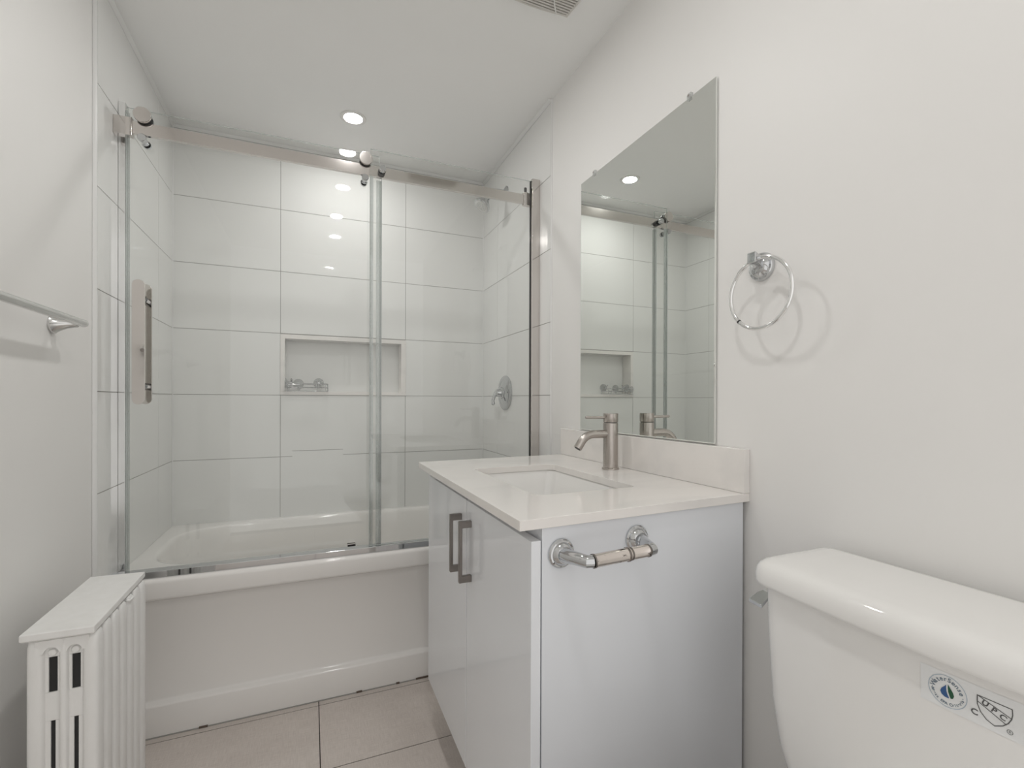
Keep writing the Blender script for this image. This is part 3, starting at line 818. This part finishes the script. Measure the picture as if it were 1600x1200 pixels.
# ------------------------------------------------------------------ radiator
ra = thing('radiator', 'white painted cast-iron column radiator on the left in front of the tub', 'radiator', (-0.455, 1.38, 0))
O = ra.location[:]
RY0, PITCH, NS = 1.217, 0.0455, 7
rx = [-0.4985, -0.4546, -0.4125]
hxs = [0.0140, 0.0070, 0.0135]               # three column centres
ZTOP = 0.6120
def section(i):
    y = RY0 + PITCH * (i + 0.5)
    mb = MB()
    hy = PITCH / 2 - 0.0030
    for j, x in enumerate(rx):
        hx = hxs[j]
        fl = []                                 # flattened column cross-section
        for k in range(20):
            th_ = 2 * PI * k / 20; c, s_ = math.cos(th_), math.sin(th_)
            fl.append((x + hx * math.copysign(abs(c) ** 0.65, c), y + hy * math.copysign(abs(s_) ** 0.50, s_)))
        zs = [(0.070, 0.80), (0.085, 1.0), (0.575, 1.0), (0.597, 0.97), (0.607, 0.86), (ZTOP, 0.65)]
        mb.loft([[(x + (p[0] - x) * q, y + (p[1] - y) * q, z) for p in fl] for z, q in zs])
    wy = hy - 0.0095                            # recessed webs between the columns
    for a, b_ in ((rx[0], rx[1]), (rx[1], rx[2])):
        ha, hb = (hxs[0], hxs[1]) if a == rx[0] else (hxs[1], hxs[2])
        m_ = (a + ha + b_ - hb) / 2
        xa, xb2 = a + ha - 0.003, b_ - hb + 0.003
        s1, s2 = m_ - 0.0067, m_ + 0.0067       # upper slot
        t1, t2 = m_ - 0.0036, m_ + 0.0036       # lower slot
        mb.mi = 1  # near-black plates put the deep shade of the slots into colour
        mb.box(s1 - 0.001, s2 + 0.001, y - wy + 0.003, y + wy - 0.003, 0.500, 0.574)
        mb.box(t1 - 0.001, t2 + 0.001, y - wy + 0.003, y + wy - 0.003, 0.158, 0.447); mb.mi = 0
        def slotweb(z0, z1, l_, r2):
            mb.box(xa, l_, y - wy, y + wy, z0, z1); mb.box(r2, xb2, y - wy, y + wy, z0, z1)
        mb.box(xa, xb2, y - wy, y + wy, 0.572, 0.592)
        slotweb(0.502, 0.572, s1, s2)
        mb.box(xa, xb2, y - wy, y + wy, 0.4450, 0.502)
        slotweb(0.160, 0.4450, t1, t2)
        mb.box(xa, xb2, y - wy, y + wy, 0.075, 0.160)
        # rounded top of the channel: bridge over both columns
        rr_ = (b_ - hb - a - ha) / 2 + 0.0004
        pr = [(a, ZTOP - 0.002), (a, 0.5825)] + [(m_ - rr_ * math.cos(math.radians(q)), 0.5825 + rr_ * math.sin(math.radians(q))) for q in range(0, 181, 15)] + [(b_, 0.5825), (b_, ZTOP - 0.002)]
        mb.prism(pr, y - hy + 0.001, y + hy - 0.001, 'xz')
    mb.box(rx[0], rx[2], y - hy + 0.003, y + hy - 0.003, 0.596, ZTOP + 0.001)
    if i in (0, NS - 1):
        for x in (rx[0], rx[2]):
            mb.loft([[(x + q * 0.013, y + w_ * 0.013, 0.0) for q, w_ in ((-1, -1), (1, -1), (1, 1), (-1, 1))], [(x + q * 0.010, y + w_ * 0.010, 0.08) for q, w_ in ((-1, -1), (1, -1), (1, 1), (-1, 1))]])
    return mb.build('section', [M['radiator'], M['dark']], ra, O, 0.0012, angle=50)
secs = [section(i) for i in range(NS)]
for m_, z in (((rx[0] + hxs[0] + rx[1] - hxs[1]) / 2, 0.5820), ((rx[1] + hxs[1] + rx[2] - hxs[2]) / 2, 0.5820)):
    mb = MB(); mb.lathe((m_, RY0 + 0.0150, z), (0, -1, 0), [(0, 0.0078), (0.004, 0.0076), (0.0065, 0.0058), (0.0075, 0.0)], 20)
    mb.build('bolt_cap', M['radiator'], secs[0], O)
mb = MB()
P = [(-0.5175, 1.2110), (-0.4010, 1.2085), (-0.4045, 1.5400), (-0.5215, 1.5470)]
zc0, zc1 = 0.6135, 0.6300
def inset(k):
    cx_ = sum(p[0] for p in P) / 4; cy_ = sum(p[1] for p in P) / 4
    return [(cx_ + (p[0] - cx_) * (1 - k / abs(p[0] - cx_)), cy_ + (p[1] - cy_) * (1 - k / abs(p[1] - cy_))) for p in P]
mb.loft([[(a, b_, zc0) for a, b_ in inset(0.003)], [(a, b_, zc0 + 0.004) for a, b_ in P], [(a, b_, zc1) for a, b_ in P]])
mb.build('top_cover', M['radiator'], ra, O, 0.0022, 3)
mb = MB(); mb.tube([(-0.4050, 1.400, 0.608), (-0.3985, 1.402, 0.606), (-0.3975, 1.412, 0.606), (-0.3975, 1.424, 0.607)], 0.0030, 10)
mb.build('tie_rod', M['radiator'], ra, O)

# ------------------------------------------------------------------ exhaust fan in the ceiling
ef = thing('exhaust_fan', 'square louvred bathroom exhaust fan grille in the ceiling', 'exhaust fan', (0.63, 1.22, ZC))
O = ef.location[:]
ex0, ex1, ey0, ey1 = 0.492, 0.768, 1.090, 1.366
def bowed(z, k=0.0):
    out = []
    b_ = 0.010
    n_ = 12
    cx_, cy_ = (ex0 + ex1) / 2, (ey0 + ey1) / 2
    w2 = (ex1 - ex0) / 2 - k
    for s_ in range(4):
        for j in range(n_):
            t_ = -1 + 2 * j / n_
            d_ = w2 + b_ * (1 - t_ * t_) - b_ * 0.3
            tt = t_ * w2 * 0.985
            out.append({0: (cx_ + tt, cy_ - d_, z), 1: (cx_ + d_, cy_ + tt, z), 2: (cx_ - tt, cy_ + d_, z), 3: (cx_ - d_, cy_ - tt, z)}[s_])
    return out
mb = MB(); mb.loft([bowed(ZC - 0.0002), bowed(ZC - 0.006), bowed(ZC - 0.016, 0.008), bowed(ZC - 0.016, 0.013), bowed(ZC - 0.006, 0.014)], False, False)
mb.build('frame', M['grille'], ef, O)
mb = MB(); mb.loft([bowed(ZC - 0.004, 0.014), bowed(ZC - 0.005, 0.014)])
mb.build('housing', M['dark'], ef, O)
mb = MB()
nsl = 27
for k in range(nsl):
    y = ey0 + 0.006 + (ey1 - ey0 - 0.012) * (k + 0.5) / nsl
    mb.box(ex0 + 0.009, ex1 - 0.009, y - 0.0026, y + 0.0026, ZC - 0.0165, ZC - 0.008)
mb.build('louvre', M['grille'], ef, O)
for s_ in (-1, 1):
    mb = MB(); xc = (ex0 + ex1) / 2
    ptsr = [(xc + s_ * (0.035 + 0.055 * ((k - 8) / 8) ** 2), ey0 + 0.008 + (ey1 - ey0 - 0.016) * k / 16, ZC - 0.0168) for k in range(17)]
    mb.tube(ptsr, 0.0022, 8)
    mb.build('rib', M['white_plastic'], ef, O)

# ------------------------------------------------------------------ toilet
to = thing('toilet', 'white porcelain two-piece toilet with its tank against the right wall', 'toilet', (0.60, 0.372, 0))
O = to.location[:]
TYC = 0.372
def tank_ring(z, hl, xf_, xb_, bow, r, n=10):
    """plan outline: back straight at xb_, front bowed; hl half length"""
    pts = []
    y0, y1 = TYC - hl, TYC + hl
    def fx_(y): return xf_ + bow * ((y - TYC) / hl) ** 2
    # back edge from y0 to y1
    rb = 0.014
    for a_ in range(0, 91, 30):
        a = math.radians(a_); pts.append((xb_ - rb + rb * math.sin(a), y1 - rb + rb * math.cos(a)))
    pts = pts[::1]
    seq = []
    seq += [(xb_ - rb + rb * math.cos(math.radians(a_)), y0 + rb - rb * math.sin(math.radians(a_))) for a_ in (90, 60, 30, 0)]
    seq += [(xb_ - rb + rb * math.cos(math.radians(a_)), y1 - rb + rb * math.sin(math.radians(a_))) for a_ in (0, 30, 60, 90)]
    # far front corner (towards +y): ends where front curve begins
    xc = fx_(y1 - r) + r
    seq += [(xc - r * math.sin(math.radians(a_)), y1 - r + r * math.cos(math.radians(a_))) for a_ in range(0, 91, 10)]
    for k in range(1, n):
        y = (y1 - r) + ((y0 + r) - (y1 - r)) * k / n; seq.append((fx_(y), y))
    seq += [(xc - r * math.cos(math.radians(a_)), y0 + r - r * math.sin(math.radians(a_))) for a_ in range(0, 91, 10)]
    return [(x, y, z) for x, y in seq]
mb = MB()
mb.loft([tank_ring(0.392, 0.165, 0.765, 0.868, 0.006, 0.045), tank_ring(0.400, 0.182, 0.750, 0.875, 0.008, 0.05), tank_ring(0.44, 0.203, 0.734, 0.885, 0.010, 0.046),
         tank_ring(0.50, 0.215, 0.724, 0.890, 0.011, 0.042), tank_ring(0.58, 0.2225, 0.717, 0.893, 0.012, 0.038), tank_ring(0.68, 0.2265, 0.714, 0.895, 0.012, 0.036), tank_ring(0.772, 0.2280, 0.712, 0.896, 0.012, 0.034)])
tank = mb.build('tank', M['porcelain'], to, O, angle=50)
mb = MB()
LB = dict(bow=0.014)
def lr(z, g_): return tank_ring(z, 0.243 - g_, 0.694 + g_, 0.905 - g_ * 0.3, 0.014, 0.045 - g_ * 0.4)
prof = [(0.7715, 0.010), (0.7712, 0.005), (0.7730, 0.0012), (0.778, 0.0), (0.790, 0.0004), (0.7985, 0.0022), (0.8045, 0.006), (0.8085, 0.0115), (0.8110, 0.019), (0.8122, 0.032), (0.8127, 0.060)]
mb.loft([lr(z, g_) for z, g_ in prof])
mb.build('lid', M['porcelain'], to, O, angle=60)
# flush lever on the far end of the tank
mb = MB(); ty = TYC + 0.2265
mb.lathe((0.795, ty - 0.001, 0.745), (0, 1, 0), [(0, 0.014), (0.006, 0.014), (0.012, 0.010), (0.016, 0.009)], 24)
fl_ = mb.build('flush_lever', M['chrome'], to, O)
mb = MB()
mb.loft([[(0.802, ty + 0.012, 0.7450), (0.802, ty + 0.020, 0.7450), (0.796, ty + 0.020, 0.7300), (0.796, ty + 0.012, 0.7300)],
         [(0.772, ty + 0.010, 0.7450), (0.772, ty + 0.022, 0.7450), (0.768, ty + 0.022, 0.7320), (0.768, ty + 0.010, 0.7320)],
         [(0.752, ty + 0.005, 0.7370), (0.752, ty + 0.030, 0.7370), (0.750, ty + 0.030, 0.7300), (0.750, ty + 0.005, 0.7300)],
         [(0.730, ty + 0.002, 0.7265), (0.734, ty + 0.032, 0.7265), (0.734, ty + 0.032, 0.7205), (0.730, ty + 0.002, 0.7205)]])
mb.build('paddle', M['chrome'], fl_, O, 0.0012)
# bowl and seat (below the frame)
def oval(z, hx, hy_, xc, e=2.2, n=40):
    out = []
    for k in range(n):
        th_ = 2 * PI * k / n; c, s_ = math.cos(th_), math.sin(th_)
        out.append((xc + hx * math.copysign(abs(c) ** (2 / e), c), TYC + hy_ * math.copysign(abs(s_) ** (2 / e), s_), z))
    return out
mb = MB()
mb.loft([oval(0.0, 0.25, 0.105, 0.60, 3), oval(0.03, 0.245, 0.10, 0.60, 3), oval(0.16, 0.225, 0.095, 0.60, 2.6), oval(0.26, 0.25, 0.13, 0.565, 2.3), oval(0.34, 0.30, 0.170, 0.54, 2.2), oval(0.380, 0.325, 0.180, 0.535, 2.3), oval(0.388, 0.320, 0.176, 0.535, 2.3),
         oval(0.388, 0.19, 0.12, 0.44, 2), oval(0.33, 0.16, 0.10, 0.44, 2), oval(0.25, 0.08, 0.06, 0.46, 2)], True, True)
mb.build('bowl', M['porcelain'], to, O, angle=60)
mb = MB(); mb.loft([oval(0.392, 0.225, 0.180, 0.435), oval(0.405, 0.232, 0.186, 0.435), oval(0.423, 0.230, 0.184, 0.435), oval(0.430, 0.215, 0.170, 0.435)])
mb.build('seat_lid', M['white_plastic'], to, O, angle=60)

# certification sticker on the tank front
def tx(y, z, off=0.0006):
    hl = 0.2265 + (z - 0.68) * 0.0163; xf_ = 0.714 - (z - 0.68) * 0.0217
    return xf_ + 0.012 * ((y - TYC) / hl) ** 2 - off
SC = Vector((0.0, 0.0))
def poly_on_tank(mb, pts, off, mi=0):
    v = [mb.bm.verts.new((tx(y, z, off), y, z)) for y, z in pts]; mb.face(v, mi)
mb = MB()
NS_ = 10
y_a, y_b, z_b, z_t = 0.2560, 0.3540, 0.7110, 0.7560
grid = [[mb.bm.verts.new((tx(y_a + (y_b - y_a) * i / NS_, z_b + (z_t - z_b) * j / 2, 0.0003), y_a + (y_b - y_a) * i / NS_, z_b + (z_t - z_b) * j / 2)) for j in range(3)] for i in range(NS_ + 1)]
for i in range(NS_):
    for j in range(2): mb.face([grid[i][j], grid[i + 1][j], grid[i + 1][j + 1], grid[i][j + 1]])
stk = mb.build('certification_sticker', M['sticker'], tank, O)
stk['label'] = 'white rectangular certification sticker with a round emblem and a shield'

def stroke(mb, pts, w_, off, closed=False):
    """flat line of width w_ on the tank front, pts in (y, z)"""
    n_ = len(pts)
    for i in range(n_ if closed else n_ - 1):
        a, b_ = Vector(pts[i]), Vector(pts[(i + 1) % n_]); d_ = (b_ - a)
        if d_.length < 1e-7: continue
        d_.normalize(); nrm = Vector((-d_.y, d_.x)) * w_ / 2; a2 = a - d_ * w_ * 0.4; b2 = b_ + d_ * w_ * 0.4
        poly_on_tank(mb, [tuple(a2 + nrm), tuple(b2 + nrm), tuple(b2 - nrm), tuple(a2 - nrm)], off + 0.00001 * (i % 3))
OFF = 0.0007
# round emblem; reading direction is -y (seen from the room, the text runs to the right)
ec = (0.3265, 0.7335); er = 0.0188
mb = MB(); stroke(mb, arc(ec, er, 0, 360, 48)[:-1], 0.0007, OFF, True)
mb.build('emblem_ring', M['ink_ring'], tank, O, smooth=False)
def E(u_, v_, s=1.0): return (ec[0] - u_ * s, ec[1] + v_ * s)      # u to the right in the reading direction
mb = MB()
blue = [E(-0.0010, 0.0078), E(-0.0030, 0.0050), E(-0.0058, 0.0015), E(-0.0070, -0.0022), E(-0.0058, -0.0056), E(-0.0026, -0.0076), E(0.0012, -0.0078), E(0.0018, -0.0070), E(0.0004, -0.0040), E(-0.0008, 0.0), E(-0.0012, 0.0040)]
poly_on_tank(mb, blue, OFF)
mb.build('emblem_drop', M['ink_blue'], tank, O, smooth=False)
mb = MB()
green = [E(0.0006, 0.0092), E(0.0006, 0.0040), E(0.0010, 0.0), E(0.0022, -0.0042), E(0.0034, -0.0070), E(0.0056, -0.0058), E(0.0066, -0.0026), E(0.0056, 0.0012), E(0.0032, 0.0050)]
poly_on_tank(mb, green, OFF)
mb.build('emblem_leaf', M['ink_green'], tank, O, smooth=False)

def glyph_mesh(mb, ch, size, center, rot, off, fat=0.0):
    cu = bpy.data.curves.new('t', 'FONT'); cu.offset = fat; cu.body = ch; cu.size = size; cu.align_x = 'CENTER'; cu.align_y = 'CENTER'
    ob = bpy.data.objects.new('t', cu); COL.objects.link(ob)
    bpy.context.view_layer.update()
    me = bpy.data.meshes.new_from_object(ob.evaluated_get(bpy.context.evaluated_depsgraph_get()))
    c, s_ = math.cos(rot), math.sin(rot); vs_ = []
    for v in me.vertices:
        u_, w_ = v.co.x * c - v.co.y * s_, v.co.x * s_ + v.co.y * c
        y, z = center[0] - u_, center[1] + w_
        vs_.append(mb.bm.verts.new((tx(y, z, off), y, z)))
    for p in me.polygons: mb.face([vs_[i] for i in p.vertices])
    bpy.data.objects.remove(ob); bpy.data.curves.remove(cu); bpy.data.meshes.remove(me)
def arc_text(mb, txt, r, a_mid, span, size, inside):
    n_ = len(txt)
    for i, ch in enumerate(txt):
        if ch == ' ': continue
        f_ = (i / (n_ - 1) - 0.5) * span
        a = a_mid - f_ if not inside else a_mid + f_
        ar = math.radians(a)
        cpt = (ec[0] - r * math.cos(ar), ec[1] + r * math.sin(ar))
        glyph_mesh(mb, ch, size, cpt, ar - PI / 2 if not inside else ar + PI / 2, OFF, 0.00012)
mb = MB()
arc_text(mb, 'WaterSense', 0.0142, 90, 150, 0.0072, False)
arc_text(mb, 'Meets EPA Criteria', 0.0150, 270, 150, 0.0044, True)
for a_ in (0, 180):
    q = math.radians(a_ + (-4 if a_ == 0 else 4)); c_ = (ec[0] - 0.0150 * math.cos(q), ec[1] + 0.0150 * math.sin(q))
    poly_on_tank(mb, arc(c_, 0.0006, 0, 360, 8)[:-1], OFF)
mb.build('emblem_lettering', M['ink_light'], tank, O, smooth=False)
# shield with U P C, small c at the left and a registered sign at the right
sc_ = (0.2835, 0.7340)
def S(u_, v_): return (sc_[0] - u_, sc_[1] + v_)
mb = MB(); W_ = 0.0009
sh_out = [S(-0.0148, 0.0115), S(0.0148, 0.0115), S(0.0150, 0.0050), S(0.0142, 0.0), S(0.0115, -0.0060), S(0.0070, -0.0115), S(0.0, -0.0158), S(-0.0070, -0.0125), S(-0.0120, -0.0065), S(-0.0148, 0.0010), S(-0.0150, 0.0050)]
stroke(mb, sh_out, W_, OFF, True)
stroke(mb, [S(-0.0148, 0.0115), S(0.0144, 0.0005)], W_, OFF)
stroke(mb, [S(-0.0150, 0.0046), S(0.0098, -0.0085)], W_, OFF)
for ch, (u_, v_) in (('U', (-0.0080, 0.0052)), ('P', (-0.0004, 0.0016)), ('C', (0.0072, -0.0020))):
    glyph_mesh(mb, ch, 0.0085, S(u_, v_), math.radians(-22), OFF, 0.0002)
glyph_mesh(mb, 'C', 0.0095, S(-0.0175, -0.0100), 0, OFF, 0.0002)
mb.build('shield_mark', M['ink_grey'], tank, O, smooth=False)
mb = MB(); stroke(mb, arc(S(0.0128, -0.0150), 0.0024, 0, 360, 16)[:-1], 0.0005, OFF, True)
glyph_mesh(mb, 'R', 0.0034, S(0.0128, -0.0150), 0, OFF)
mb.build('registered_mark', M['ink_grey'], tank, O, smooth=False)
